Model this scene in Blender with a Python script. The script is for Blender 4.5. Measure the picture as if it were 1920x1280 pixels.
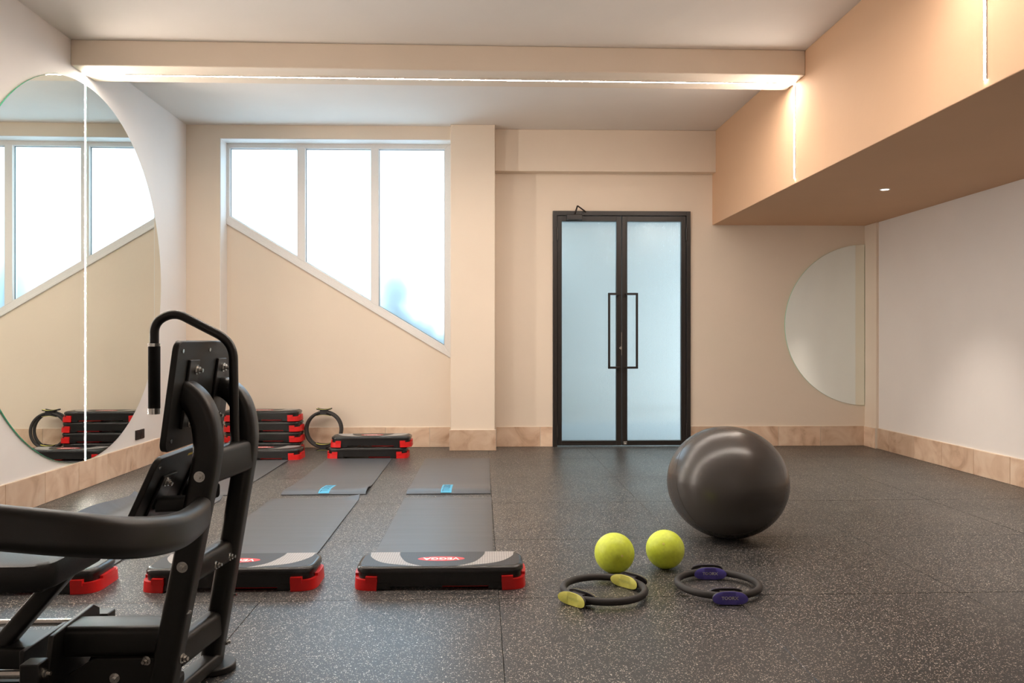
import bpy, bmesh, math, random
from mathutils import Vector, Matrix, Euler
random.seed(7)
PI = math.pi
for o in list(bpy.data.objects):
    bpy.data.objects.remove(o)
scene = bpy.context.scene
COL = scene.collection

# ------------------------------------------------------------------ camera, world, exposure
CAM_H = 1.087
cd = bpy.data.cameras.new('camera'); cam = bpy.data.objects.new('camera', cd); COL.objects.link(cam)
cam.location = (0, 0, CAM_H)
cam.rotation_euler = (PI/2, 0, -math.atan(60/1497))
cd.sensor_width = 36.0; cd.lens = 36.0*1497/1920; cd.clip_start = 0.02
scene.camera = cam

world = bpy.data.worlds.new('sky'); scene.world = world; world.use_nodes = True
bg = world.node_tree.nodes['Background']
bg.inputs[0].default_value = (0.56, 0.81, 1.0, 1); bg.inputs[1].default_value = 6.0      # even overcast sky

vs = scene.view_settings
vs.view_transform = 'Standard'; vs.look = 'None'; vs.gamma = 1.0; vs.use_curve_mapping = False
vs.exposure = 0.12
scene.cycles.max_bounces = 8; scene.cycles.diffuse_bounces = 4; scene.cycles.glossy_bounces = 4
scene.cycles.transmission_bounces = 8; scene.cycles.use_denoising = True
scene.cycles.sample_clamp_indirect = 6.0; scene.cycles.adaptive_threshold = .025
LED_POWER = 325.0           # radiance of the LED diffusers
LED_COL = (1.0, 0.885, 0.785)
SPOT_W = 130.0

# ------------------------------------------------------------------ materials
def newmat(name):
    m = bpy.data.materials.new(name); m.use_nodes = True
    return m, m.node_tree, m.node_tree.nodes['Principled BSDF']
def node(nt, typ, **kw):
    n = nt.nodes.new(typ)
    for k, v in kw.items():
        if k.startswith('i_'):
            key = k[2:]; key = int(key) if key.isdigit() else key.replace('_', ' ')
            n.inputs[key].default_value = v
        else: setattr(n, k, v)
    return n
def lk(nt, a, b): nt.links.new(a, b)
def ramp(nt, fac, stops):
    r = node(nt, 'ShaderNodeValToRGB'); e = r.color_ramp.elements
    while len(e) < len(stops): e.new(0.5)
    for q, (p, c) in zip(e, stops): q.position = p; q.color = (*c, 1) if len(c) == 3 else c
    lk(nt, fac, r.inputs[0]); return r
def coords(nt, kind='Object', scale=(1, 1, 1)):
    tc = node(nt, 'ShaderNodeTexCoord'); mp = node(nt, 'ShaderNodeMapping'); mp.inputs['Scale'].default_value = scale
    lk(nt, tc.outputs[kind], mp.inputs[0]); return mp.outputs[0]
def world_coords(nt):
    g = node(nt, 'ShaderNodeNewGeometry'); return g.outputs['Position']
def bump(nt, b, height, strength=.2, dist=.01):
    bn = node(nt, 'ShaderNodeBump'); bn.inputs['Strength'].default_value = strength; bn.inputs['Distance'].default_value = dist
    lk(nt, height, bn.inputs['Height']); lk(nt, bn.outputs[0], b.inputs['Normal'])
def plain(name, col, rough=.5, metal=0., spec=.5, grain=0., grain_scale=300., coat=0.):
    m, nt, b = newmat(name)
    b.inputs['Base Color'].default_value = (*col, 1); b.inputs['Roughness'].default_value = rough
    b.inputs['Metallic'].default_value = metal; b.inputs['Specular IOR Level'].default_value = spec
    b.inputs['Coat Weight'].default_value = coat
    n = node(nt, 'ShaderNodeTexNoise', i_Scale=grain_scale, i_Detail=3.); lk(nt, coords(nt), n.inputs['Vector'])
    if grain > 0: bump(nt, b, n.outputs[0], grain, .002)
    r = ramp(nt, n.outputs[0], [(.3, tuple(c*.93 for c in col)), (.7, tuple(min(1, c*1.06) for c in col))])
    lk(nt, r.outputs[0], b.inputs['Base Color'])
    return m
def paint(name, col):
    m, nt, b = newmat(name); p = world_coords(nt)
    n = node(nt, 'ShaderNodeTexNoise', i_Scale=1.6, i_Detail=5.); lk(nt, p, n.inputs['Vector'])
    r = ramp(nt, n.outputs[0], [(.25, tuple(c*.965 for c in col)), (.75, tuple(min(1, c*1.02) for c in col))])
    lk(nt, r.outputs[0], b.inputs['Base Color']); b.inputs['Roughness'].default_value = .75
    b.inputs['Specular IOR Level'].default_value = .25
    n2 = node(nt, 'ShaderNodeTexNoise', i_Scale=9., i_Detail=6.); lk(nt, p, n2.inputs['Vector'])
    bump(nt, b, n2.outputs[0], .10, .02); return m

M = {}
M['white_wall'] = paint('white_wall_paint', (.84, .79, .75))
M['beige_wall'] = paint('beige_wall_paint', (.81, .69, .565))
M['ceiling'] = paint('ceiling_paint', (.80, .745, .69))
M['peach'] = paint('peach_paint', (.68, .44, .28))
M['pvc'] = plain('white_window_plastic', (.80, .77, .74), .35)
M['gasket'] = plain('dark_gasket', (.03, .035, .045), .6)
M['black_steel'] = plain('black_door_steel', (.020, .016, .014), .38, 0, .5)
M['black_coat'] = plain('black_powder_coat', (.012, .011, .010), .36, 0, .5, .12, 900)
M['black_matte'] = plain('black_sheet', (.016, .015, .014), .42, 0, .4)
M['foam'] = plain('black_foam_grip', (.010, .010, .010), .8, 0, .3, .3, 600)
M['leather'] = plain('black_leatherette', (.014, .014, .015), .42, 0, .5, .25, 250)
M['chrome'] = plain('chrome', (.80, .79, .77), .14, 1.)
M['zinc'] = plain('zinc_bolt', (.70, .69, .66), .25, 1.)
M['white_cap'] = plain('white_plastic_cap', (.75, .73, .70), .4)
M['step_black'] = plain('step_black_plastic', (.014, .013, .013), .26, 0, .5)
M['step_red'] = plain('step_red_plastic', (.68, .012, .012), .38, 0, .45)
M['badge_red'] = plain('badge_red', (.70, .035, .04), .4)
M['badge_white'] = plain('badge_white', (.92, .90, .88), .5)
M['ball_green'] = plain('lime_ball_rubber', (.70, .82, .075), .40, 0, .45, .1, 60)
M['pad_green'] = plain('lime_pad_plastic', (.76, .74, .16), .42)
M['pad_green_print'] = plain('lime_pad_print', (.76, .78, .25), .5)
M['pad_blue'] = plain('violet_pad_plastic', (.11, .09, .42), .4)
M['ring_foam'] = plain('ring_foam', (.035, .032, .031), .62, 0, .4, .15, 400)
M['pad_dark'] = plain('pad_dark_plastic', (.015, .013, .015), .45)
M['label_blue'] = plain('mat_label_blue', (.07, .40, .62), .5)
M['label_ink'] = plain('mat_label_ink', (.03, .14, .25), .5)
M['socket'] = plain('socket_black', (.022, .020, .020), .4)
M['sticker'] = plain('yellow_sticker', (.75, .60, .05), .5)
M['outside_wall'] = plain('outside_pale_render', (.84, .76, .69), .8)
M['outside_dark'] = plain('outside_grey_band', (.30, .36, .38), .8)
M['outside_ground'] = plain('outside_paving', (.66, .64, .62), .8)
M['leaf'] = plain('shrub_leaf', (.05, .13, .14), .6)
M['bark'] = plain('shrub_bark', (.10, .08, .06), .8)
M['grout'] = plain('white_grout', (.78, .70, .60), .8)
M['slab'] = plain('dark_underlay', (.012, .012, .012), .9)
M['green_edge'] = plain('green_glass_edge', (.10, .72, .42), .15, 0, .6)  # green glass tint, brightened to stand for LED light piped to the rim
M['lamp_rim'] = plain('downlight_rim', (.75, .73, .70), .35)

def emitter(name, col, s):
    m, nt, b = newmat(name)
    b.inputs['Base Color'].default_value = (.8, .8, .8, 1)
    b.inputs['Emission Color'].default_value = (*col, 1); b.inputs['Emission Strength'].default_value = s
    return m
M['led'] = emitter('led_diffuser', LED_COL, LED_POWER)
M['lamp'] = emitter('downlight_lens', (1, .92, .82), 9)

def mirror_mat():
    m, nt, b = newmat('mirror_silver')
    b.inputs['Base Color'].default_value = (.87, .92, .89, 1); b.inputs['Metallic'].default_value = 1
    b.inputs['Roughness'].default_value = .0
    return m
M['mirror'] = mirror_mat()
def frosted():
    m, nt, b = newmat('frosted_window_film')
    b.inputs['Base Color'].default_value = (.95, .98, 1, 1); b.inputs['Transmission Weight'].default_value = 1
    b.inputs['Roughness'].default_value = .62; b.inputs['IOR'].default_value = 1.2
    b.inputs['Coat Weight'].default_value = 1; b.inputs['Coat Roughness'].default_value = .015
    tr = node(nt, 'ShaderNodeBsdfTranslucent'); tr.inputs[0].default_value = (.93, .97, 1, 1)
    mx = node(nt, 'ShaderNodeMixShader', i_0=.3); out = nt.nodes['Material Output']
    lk(nt, b.outputs[0], mx.inputs[1]); lk(nt, tr.outputs[0], mx.inputs[2]); lk(nt, mx.outputs[0], out.inputs['Surface'])
    return m
M['frosted'] = frosted()
def ribbed():
    m, nt, b = newmat('ribbed_door_glass')
    b.inputs['Base Color'].default_value = (.94, .97, .97, 1); b.inputs['Transmission Weight'].default_value = 1
    b.inputs['Roughness'].default_value = .17; b.inputs['IOR'].default_value = 1.4
    b.inputs['Coat Weight'].default_value = 1; b.inputs['Coat Roughness'].default_value = .03
    return m
M['ribbed'] = ribbed()

def rubber_floor():
    m, nt, b = newmat('speckled_rubber'); p = world_coords(nt)
    nz = node(nt, 'ShaderNodeTexNoise', i_Scale=90., i_Detail=2.); lk(nt, p, nz.inputs['Vector'])
    mx = node(nt, 'ShaderNodeMixRGB', blend_type='ADD', i_0=.012); lk(nt, p, mx.inputs[1]); lk(nt, nz.outputs['Color'], mx.inputs[2])
    cols = []
    for sc, thr, keep in ((145., .33, .64), (235., .31, .74)):
        v = node(nt, 'ShaderNodeTexVoronoi', i_Scale=sc); lk(nt, mx.outputs[0], v.inputs['Vector'])
        sep = node(nt, 'ShaderNodeSeparateColor'); lk(nt, v.outputs['Color'], sep.inputs[0])
        a = node(nt, 'ShaderNodeMath', operation='LESS_THAN'); lk(nt, v.outputs['Distance'], a.inputs[0]); a.inputs[1].default_value = thr
        k = node(nt, 'ShaderNodeMath', operation='GREATER_THAN'); lk(nt, sep.outputs[0], k.inputs[0]); k.inputs[1].default_value = keep
        mm = node(nt, 'ShaderNodeMath', operation='MULTIPLY'); lk(nt, a.outputs[0], mm.inputs[0]); lk(nt, k.outputs[0], mm.inputs[1])
        cols.append((mm.outputs[0], sep.outputs[1]))
    mask = node(nt, 'ShaderNodeMath', operation='MAXIMUM'); lk(nt, cols[0][0], mask.inputs[0]); lk(nt, cols[1][0], mask.inputs[1])
    fl = ramp(nt, cols[0][1], [(.0, (.36, .30, .24)), (.6, (.62, .55, .46)), (1., (.80, .75, .68))])
    big = node(nt, 'ShaderNodeTexNoise', i_Scale=1.1, i_Detail=4.); lk(nt, p, big.inputs['Vector'])
    base = ramp(nt, big.outputs[0], [(.3, (.023, .0235, .025)), (.7, (.034, .0345, .036))])
    mix = node(nt, 'ShaderNodeMixRGB'); lk(nt, mask.outputs[0], mix.inputs[0]); lk(nt, base.outputs[0], mix.inputs[1]); lk(nt, fl.outputs[0], mix.inputs[2])
    lk(nt, mix.outputs[0], b.inputs['Base Color'])
    rr = ramp(nt, big.outputs[0], [(.3, (.32,)*3), (.7, (.42,)*3)]); lk(nt, rr.outputs[0], b.inputs['Roughness'])
    b.inputs['Specular IOR Level'].default_value = .5
    n2 = node(nt, 'ShaderNodeTexNoise', i_Scale=260., i_Detail=2.); lk(nt, p, n2.inputs['Vector'])
    bump(nt, b, n2.outputs[0], .25, .002); return m
M['rubber'] = rubber_floor()

def travertine():
    m, nt, b = newmat('travertine_tile')
    oi = node(nt, 'ShaderNodeObjectInfo'); p = world_coords(nt)
    cm = node(nt, 'ShaderNodeCombineXYZ'); 
    ml = node(nt, 'ShaderNodeMath', operation='MULTIPLY', i_1=37.); lk(nt, oi.outputs['Random'], ml.inputs[0])
    for k in range(3): lk(nt, ml.outputs[0], cm.inputs[k])
    ad = node(nt, 'ShaderNodeVectorMath', operation='ADD'); lk(nt, p, ad.inputs[0]); lk(nt, cm.outputs[0], ad.inputs[1])
    n = node(nt, 'ShaderNodeTexNoise', i_Scale=4.5, i_Detail=7., i_Distortion=1.2); lk(nt, ad.outputs[0], n.inputs['Vector'])
    r = ramp(nt, n.outputs[0], [(.26, (.48, .30, .195)), (.42, (.66, .46, .32)), (.58, (.75, .56, .41)), (.8, (.82, .66, .51))])
    hs = node(nt, 'ShaderNodeHueSaturation', i_Hue=.5, i_Saturation=1.0); lk(nt, r.outputs[0], hs.inputs['Color'])
    mr = node(nt, 'ShaderNodeMapRange'); lk(nt, oi.outputs['Random'], mr.inputs[0]); mr.inputs[3].default_value = .85; mr.inputs[4].default_value = 1.1
    lk(nt, mr.outputs[0], hs.inputs['Value']); lk(nt, hs.outputs[0], b.inputs['Base Color'])
    b.inputs['Roughness'].default_value = .5; bump(nt, b, n.outputs[0], .1, .01); return m
M['travertine'] = travertine()

def mat_foam():
    m, nt, b = newmat('mat_foam'); 
    w = node(nt, 'ShaderNodeTexWave', bands_direction='Y', i_Scale=55., i_Distortion=.6, i_Detail=2.); lk(nt, coords(nt), w.inputs['Vector'])
    n = node(nt, 'ShaderNodeTexNoise', i_Scale=3., i_Detail=4.); lk(nt, coords(nt, scale=(.4, 6, 1)), n.inputs['Vector'])
    r = ramp(nt, n.outputs[0], [(.3, (.060, .062, .068)), (.7, (.078, .080, .087))]); lk(nt, r.outputs[0], b.inputs['Base Color'])
    b.inputs['Roughness'].default_value = .40; b.inputs['Specular IOR Level'].default_value = .7
    bump(nt, b, w.outputs[0], .12, .002); return m
M['mat_foam'] = mat_foam()

def step_top(name, col):
    m, nt, b = newmat(name)
    br = node(nt, 'ShaderNodeTexBrick', i_Scale=1.); br.offset = 0
    br.inputs['Color1'].default_value = br.inputs['Color2'].default_value = (1, 1, 1, 1); br.inputs['Mortar'].default_value = (0, 0, 0, 1)
    br.inputs['Brick Width'].default_value = .011; br.inputs['Row Height'].default_value = .011; br.inputs['Mortar Size'].default_value = .0016
    lk(nt, coords(nt), br.inputs['Vector'])
    mx = node(nt, 'ShaderNodeMixRGB'); lk(nt, br.outputs['Color'], mx.inputs[0])
    mx.inputs[1].default_value = (*[c*.55 for c in col], 1); mx.inputs[2].default_value = (*col, 1)
    lk(nt, mx.outputs[0], b.inputs['Base Color']); b.inputs['Roughness'].default_value = .42
    bump(nt, b, br.outputs['Color'], .35, .002); return m
M['step_tread'] = step_top('step_tread_rubber', (.026, .025, .026))
M['step_grey'] = step_top('step_grey_rubber', (.46, .43, .41))

def big_ball():
    m, nt, b = newmat('gym_ball_vinyl')
    b.inputs['Base Color'].default_value = (.085, .075, .070, 1); b.inputs['Roughness'].default_value = .30
    b.inputs['Base Color'].default_value = (.062, .055, .051, 1); b.inputs['Roughness'].default_value = .27
    w = node(nt, 'ShaderNodeTexWave', bands_direction='Z', i_Scale=11., i_Distortion=.3); lk(nt, coords(nt), w.inputs['Vector'])
    bump(nt, b, w.outputs[0], .05, .002); return m
M['gym_ball'] = big_ball()

# ------------------------------------------------------------------ mesh helpers
def mesh(name, verts, faces, smooth=None):
    me = bpy.data.meshes.new(name); me.from_pydata([tuple(v) for v in verts], [], faces); me.validate()
    bm = bmesh.new(); bm.from_mesh(me); bmesh.ops.recalc_face_normals(bm, faces=bm.faces); bm.to_mesh(me); bm.free()
    if smooth is not None:
        me.polygons.foreach_set('use_smooth', [True]*len(me.polygons)); me.set_sharp_from_angle(angle=math.radians(smooth))
    return me
class MB:
    """collects pieces of ONE part"""
    def __init__(s): s.v = []; s.f = []
    def add(s, v, f):
        k = len(s.v); s.v += [Vector(q) for q in v]; s.f += [[i+k for i in q] for q in f]; return s
    def box(s, a, b):
        x0, y0, z0 = a; x1, y1, z1 = b
        return s.add([(x0,y0,z0),(x1,y0,z0),(x1,y1,z0),(x0,y1,z0),(x0,y0,z1),(x1,y0,z1),(x1,y1,z1),(x0,y1,z1)],
              [(0,3,2,1),(4,5,6,7),(0,1,5,4),(1,2,6,5),(2,3,7,6),(3,0,4,7)])
    def prism(s, poly, axis, a, b):
        """poly of 2D points extruded along axis between a and b (axis y: poly is x,z; z: x,y; x: y,z)"""
        n = len(poly)
        def P(q, t): return {'y': (q[0], t, q[1]), 'z': (q[0], q[1], t), 'x': (t, q[0], q[1])}[axis]
        v = [P(q, a) for q in poly]+[P(q, b) for q in poly]
        f = [list(range(n))[::-1], [n+i for i in range(n)]]+[(i, (i+1) % n, n+(i+1) % n, n+i) for i in range(n)]
        return s.add(v, f)
    def sweep(s, path, sec, up=(0, 0, 1), caps=True, closed=False):
        path = [Vector(p) for p in path]; n = len(path); k = len(sec); v = []
        prev = None
        for i, p in enumerate(path):
            if closed: t = path[(i+1) % n]-path[i-1]
            else: t = path[min(i+1, n-1)]-path[max(i-1, 0)]
            t.normalize()
            if prev is None:
                u = Vector(up); 
                if abs(u.dot(t)) > .95: u = Vector((0, 1, 0)) if abs(t.y) < .9 else Vector((1, 0, 0))
            else: u = prev
            u = (u-t*u.dot(t)).normalized(); prev = u; w = t.cross(u)
            v += [p+w*a+u*b for a, b in sec]
        f = []
        for i in range(n if closed else n-1):
            j = (i+1) % n
            f += [(i*k+q, i*k+(q+1) % k, j*k+(q+1) % k, j*k+q) for q in range(k)]
        if caps and not closed: f += [list(range(k))[::-1], [(n-1)*k+q for q in range(k)]]
        return s.add(v, f)
    def cyl(s, a, b, r, n=16, r2=None):
        a, b = Vector(a), Vector(b); t = (b-a).normalized()
        u = Vector((0, 0, 1)) if abs(t.z) < .9 else Vector((1, 0, 0)); u = (u-t*u.dot(t)).normalized(); w = t.cross(u)
        r2 = r if r2 is None else r2
        v = [a+(u*math.cos(q)+w*math.sin(q))*r for q in [2*PI*i/n for i in range(n)]]+[b+(u*math.cos(q)+w*math.sin(q))*r2 for q in [2*PI*i/n for i in range(n)]]
        return s.add(v, [list(range(n))[::-1], [n+i for i in range(n)]]+[(i, (i+1) % n, n+(i+1) % n, n+i) for i in range(n)])
    def build(s, name, mat, parent=None, smooth=35, bevel=0, seg=2):
        o = obj(name, mesh(name, s.v, s.f, smooth), mat, parent)
        if bevel:
            b = o.modifiers.new('bevel', 'BEVEL'); b.width = bevel; b.segments = seg; b.limit_method = 'ANGLE'; b.angle_limit = .6
        return o
def obj(name, me, mat, parent=None):
    o = bpy.data.objects.new(name, me); COL.objects.link(o)
    if mat is not None and not me.materials: me.materials.append(M[mat])
    if parent: o.parent = parent
    return o
def circ(r, n=16, ry=None): return [(r*math.cos(2*PI*i/n), (ry or r)*math.sin(2*PI*i/n)) for i in range(n)]
def rrect(w, h, r, n=5):
    out = []
    for cx, cy, a0 in ((w/2-r, h/2-r, 0), (-w/2+r, h/2-r, 90), (-w/2+r, -h/2+r, 180), (w/2-r, -h/2+r, 270)):
        out += [(cx+r*math.cos(math.radians(a0+90*i/n)), cy+r*math.sin(math.radians(a0+90*i/n))) for i in range(n+1)]
    return out
def fillet(pts, r, n=8):
    pts = [Vector(p) for p in pts]; out = [pts[0]]
    rs = r if isinstance(r, (list, tuple)) else [r]*(len(pts)-2)
    for i in range(1, len(pts)-1):
        p, a, b = pts[i], pts[i-1], pts[i+1]; da, db = (a-p), (b-p)
        k = min(rs[i-1], da.length*.49, db.length*.49); A, B = p+da.normalized()*k, p+db.normalized()*k
        out += [A*(1-t)**2+p*2*t*(1-t)+B*t*t for t in [j/n for j in range(n+1)]]
    return out+[pts[-1]]
def catmull(pts, n=8):
    P = [Vector(p) for p in pts]; P = [2*P[0]-P[1]]+P+[2*P[-1]-P[-2]]; out = []
    for i in range(1, len(P)-2):
        for j in range(n):
            t = j/n; a, b, c, d = P[i-1:i+3]
            out.append(.5*((2*b)+(c-a)*t+(2*a-5*b+4*c-d)*t*t+(3*b-a-3*c+d)*t**3))
    return out+[P[-2]]
def tag(o, label=None, cat=None, group=None, kind=None):
    if label: o['label'] = label
    if cat: o['category'] = cat
    if group: o['group'] = group
    if kind: o['kind'] = kind
    return o
def thing(name, label, cat, loc=(0, 0, 0), rz=0, group=None, mw=None):
    o = bpy.data.objects.new(name, None); COL.objects.link(o); o.empty_display_size = .1
    o.location = loc; o.rotation_euler = (0, 0, rz)
    if mw is not None: o.matrix_world = mw
    return tag(o, label, cat, group)
def struct(o, label=None, cat=None): return tag(o, label, cat, kind='structure')
_tm = {}
def text_mesh(s, size, extrude=.0008, bold=.0):
    key = (s, size, bold)
    if key not in _tm:
        cu = bpy.data.curves.new('lettering', 'FONT'); cu.body = s; cu.size = size; cu.extrude = extrude; cu.offset = bold
        cu.align_x = 'CENTER'; cu.align_y = 'CENTER'; cu.resolution_u = 3
        o = bpy.data.objects.new('lettering', cu); COL.objects.link(o)
        dg = bpy.context.evaluated_depsgraph_get(); me = bpy.data.meshes.new_from_object(o.evaluated_get(dg))
        bpy.data.objects.remove(o); _tm[key] = me
    return _tm[key].copy()

# ------------------------------------------------------------------ the room (metres; camera over the origin, +Y into the room)
XL, XR, ZC, YN = -2.93, 4.045, 3.25, -1.3
XS, ZS = 2.415, 2.297                 # peach soffit: face and underside
BWM = Matrix.Translation((0, 8.25, 0)) @ Matrix.Rotation(-math.radians(.8), 4, 'Z')   # back wall, not quite square to the room
def back(o): o.matrix_world = BWM; return o

# floor: slab plus one rubber tile per metre
fl = struct(MB().box((XL-.3, YN-.3, -.16), (XR+.3, 8.75, -.022)).build('floor', 'slab'), 'dark speckled rubber gym floor laid in square tiles', 'floor')
c = .0013; T = .5-.0008
tile_v = [(-T,-T,-.02),(T,-T,-.02),(T,T,-.02),(-T,T,-.02),(-T,-T,-c),(T,-T,-c),(T,T,-c),(-T,T,-c),(-T+c,-T+c,0),(T-c,-T+c,0),(T-c,T-c,0),(-T+c,T-c,0)]
tile_f = [(0,3,2,1),(8,9,10,11)]+[(i,(i+1)%4,4+(i+1)%4,4+i) for i in range(4)]+[(4+i,4+(i+1)%4,8+(i+1)%4,8+i) for i in range(4)]
tile_me = mesh('floor_tile', tile_v, tile_f)
for i in range(7):
    for j in range(-2, 8):
        o = obj('floor_tile', tile_me, 'rubber', fl); o.location = (-2.42+i+.0, .88+j, random.uniform(-.0006, .0))

def side_wall(name, x0, x1, mat, label):
    return struct(MB().box((x0, YN-.2, 0), (x1, 8.6, ZC+.1)).build(name, mat), label, 'wall')
side_wall('wall_left', XL-.2, XL, 'white_wall', 'white painted side wall carrying the big round mirror')
side_wall('wall_right', XR, XR+.2, 'white_wall', 'white painted side wall under the peach soffit')
struct(MB().box((XL, YN-.2, 0), (XR, YN, ZC)).build('wall_near', 'white_wall'), 'white wall behind the viewpoint', 'wall')
struct(MB().box((XL-.2, YN-.2, ZC), (XR+.2, 8.6, ZC+.15)).build('ceiling', 'ceiling'), 'pale painted ceiling with cross beams', 'ceiling')
struct(MB().box((XS, YN, ZS), (XR, 8.5, ZC)).build('ceiling_soffit', 'peach', bevel=.004), 'peach painted soffit box along the right side', 'soffit')
def beam(y0, name, label):
    return struct(MB().box((XL, y0, 3.065), (XS, y0+.36, ZC)).build(name, 'beige_wall', bevel=.006), label, 'beam')
beam(5.84, 'ceiling_beam', 'beige ceiling beam across the room with a light line')
beam(3.54, 'ceiling_beam', 'beige ceiling beam overhead nearer the viewpoint')

# back wall, in its own frame (u along, v depth with minus towards the room)
A_v, P_v, L_v = -.20, -.28, -.12
wz = lambda u: 2.332-.601*(u+2.614)            # slanted lower line of the window opening
m = MB()
m.prism([(-2.62, 0), (-.25, 0), (-.25, wz(-.25)), (-2.62, wz(-2.62))], 'y', 0, .2)             # under the window
m.box((-3.15, A_v, 0), (-2.595, .2, ZC))                                                          # left strip
m.box((-2.595, A_v, 3.120), (-.25, .2, ZC))                                                        # over the window
m.box((.10, 0, 0), (.752, .2, ZC)); m.box((2.186, 0, 0), (4.3, .2, ZC)); m.box((.752, 0, 2.438), (2.186, .2, ZC))
struct(back(m.build('wall_back', 'beige_wall')), 'beige back wall with slanted window and black glass door', 'wall')
struct(back(MB().box((-.290, P_v, 0), (.154, .2, ZC)).build('wall_back_pier', 'beige_wall', bevel=.006)), 'beige square pier between the window and the door', 'pier')
struct(back(MB().box((.154, L_v, 2.822), (2.55, .02, ZC)).build('wall_back_lintel', 'beige_wall', bevel=.006)), 'beige lintel band above the black glass door', 'lintel')
struct(back(MB().box((-2.596, A_v+.004, 0), (-2.588, .0, 3.122)).box((-2.596, A_v+.004, 3.113), (-.29, 0, 3.121)).build('trim_1', 'white_wall')), 'white painted reveal around the window recess', 'trim')
struct(MB().box((4.018, 7.95, 0), (XR+.01, 8.4, ZS)).build('wall_right_pilaster', 'beige_wall', bevel=.006), 'narrow beige pilaster in the far right corner', 'pilaster')

# travertine skirting: each tile a piece
def skirting(name, label, p0, p1, joints, normal, mw=None, h=.206):
    """p0,p1: ends on the floor along the wall face; normal: into the room; joints: distances from p0"""
    p0, p1, n = Vector(p0), Vector(p1), Vector(normal); d = (p1-p0); L = d.length; d.normalize()
    R = Matrix((d, n, Vector((0, 0, 1)))).transposed().to_4x4()
    base = (mw or Matrix()) @ Matrix.Translation(p0) @ R
    b = MB().box((0, 0, 0), (L, .009, h+.004)).build(name, 'grout'); b.matrix_world = base
    struct(b, label, 'skirting')
    js = [0]+[j for j in joints if .02 < j < L-.02]+[L]
    cache = {}
    for a, e in zip(js[:-1], js[1:]):
        w = round(e-a-.005, 3)
        if w not in cache:
            g = .0015
            v = [(0,0,.001),(w,0,.001),(w,0,h),(0,0,h),(0,.012,.001),(w,.012,.001),(w,.012,h),(0,.012,h),(g,.014,.001+g),(w-g,.014,.001+g),(w-g,.014,h-g),(g,.014,h-g)]
            f = [(0,1,2,3),(8,9,10,11)]+[(i,(i+1)%4,4+(i+1)%4,4+i) for i in range(4)]+[(4+i,4+(i+1)%4,8+(i+1)%4,8+i) for i in range(4)]
            cache[w] = mesh('stone_tile', v, f)
        o = obj('stone_tile', cache[w], 'travertine', b); o.location = (a+.0025, .001, 0)
J = [.45*i for i in range(1, 30)]
skirting('baseboard_left', 'travertine tile skirting along the mirror wall', (XL, YN, 0), (XL, 8.05, 0), [x+.03 for x in J], (1, 0, 0))
skirting('baseboard_right', 'travertine tile skirting along the right wall', (XR, YN, 0), (XR, 7.95, 0), [x+.02 for x in J], (-1, 0, 0))
skirting('baseboard_pilaster', 'short travertine skirting piece on the corner pilaster', (4.018, 7.95, 0), (4.018, 8.19, 0), [], (-1, 0, 0))
skirting('baseboard_back', 'travertine tile skirting under the slanted window', (-2.588, 0, 0), (-.30, 0, 0), [.28, .725, 1.17, 1.62, 2.07], (0, -1, 0), BWM)
skirting('baseboard_corner', 'travertine skirting on the strip left of the window recess', (-2.94, A_v, 0), (-2.60, A_v, 0), [], (0, -1, 0), BWM)
skirting('baseboard_pier', 'travertine skirting tile wrapped round the pier', (-.300, P_v, 0), (.166, P_v, 0), [.012, .454], (0, -1, 0), BWM)
skirting('baseboard_door', 'travertine skirting between the pier and the black door', (.168, 0, 0), (.752, 0, 0), [.455], (0, -1, 0), BWM)
skirting('baseboard_mirror', 'travertine skirting under the half-round mirror', (2.186, 0, 0), (4.018, 0, 0), [.40, .92, 1.36], (0, -1, 0), BWM)

# ------------------------------------------------------------------ window (slanted, three frosted panes)
win = thing('window_1', 'white framed window with slanted sill and three frosted panes', 'window', mw=BWM); win['kind'] = 'structure'
uL, uR, zT = -2.614, -.292, 3.135
F0, F1 = -.012, .07
s_ = .605; pz = lambda u: 2.370-s_*(u+2.559)
panes = [(-2.559, -1.873), (-1.791, -1.120), (-1.041, -.365)]; zt = 3.068
m = MB()
m.prism([(uL, wz(uL)), (-2.559, pz(-2.559)), (-2.559, zt), (uL, zT)], 'y', F0, F1).build('frame_jamb', 'pvc', win, bevel=.004)
MB().prism([(uL, zT), (-2.559, zt), (-.365, zt), (uR, zT)], 'y', F0, F1).build('frame_head', 'pvc', win, bevel=.004)
MB().prism([(-.365, pz(-.365)), (uR, wz(uR)), (uR, zT), (-.365, zt)], 'y', F0, F1).build('frame_jamb', 'pvc', win, bevel=.004)
MB().prism([(uL, wz(uL)), (uR, wz(uR)), (-.365, pz(-.365)), (-2.559, pz(-2.559))], 'y', F0, F1).build('frame_sill', 'pvc', win, bevel=.004)
for a, b in ((-1.873, -1.791), (-1.120, -1.041)):
    mu = MB().prism([(a, pz(a)-.01), (b, pz(b)-.01), (b, zt+.01), (a, zt+.01)], 'y', F0-.002, F1).build('mullion', 'pvc', win, bevel=.004)
MB().prism([(uL, wz(uL)-.028), (uR+.002, wz(uR)-.028), (uR+.002, wz(uR)+.004), (uL, wz(uL)+.004)], 'y', -.020, .0).build('sill_trim', 'pvc', win, bevel=.004)
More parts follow.
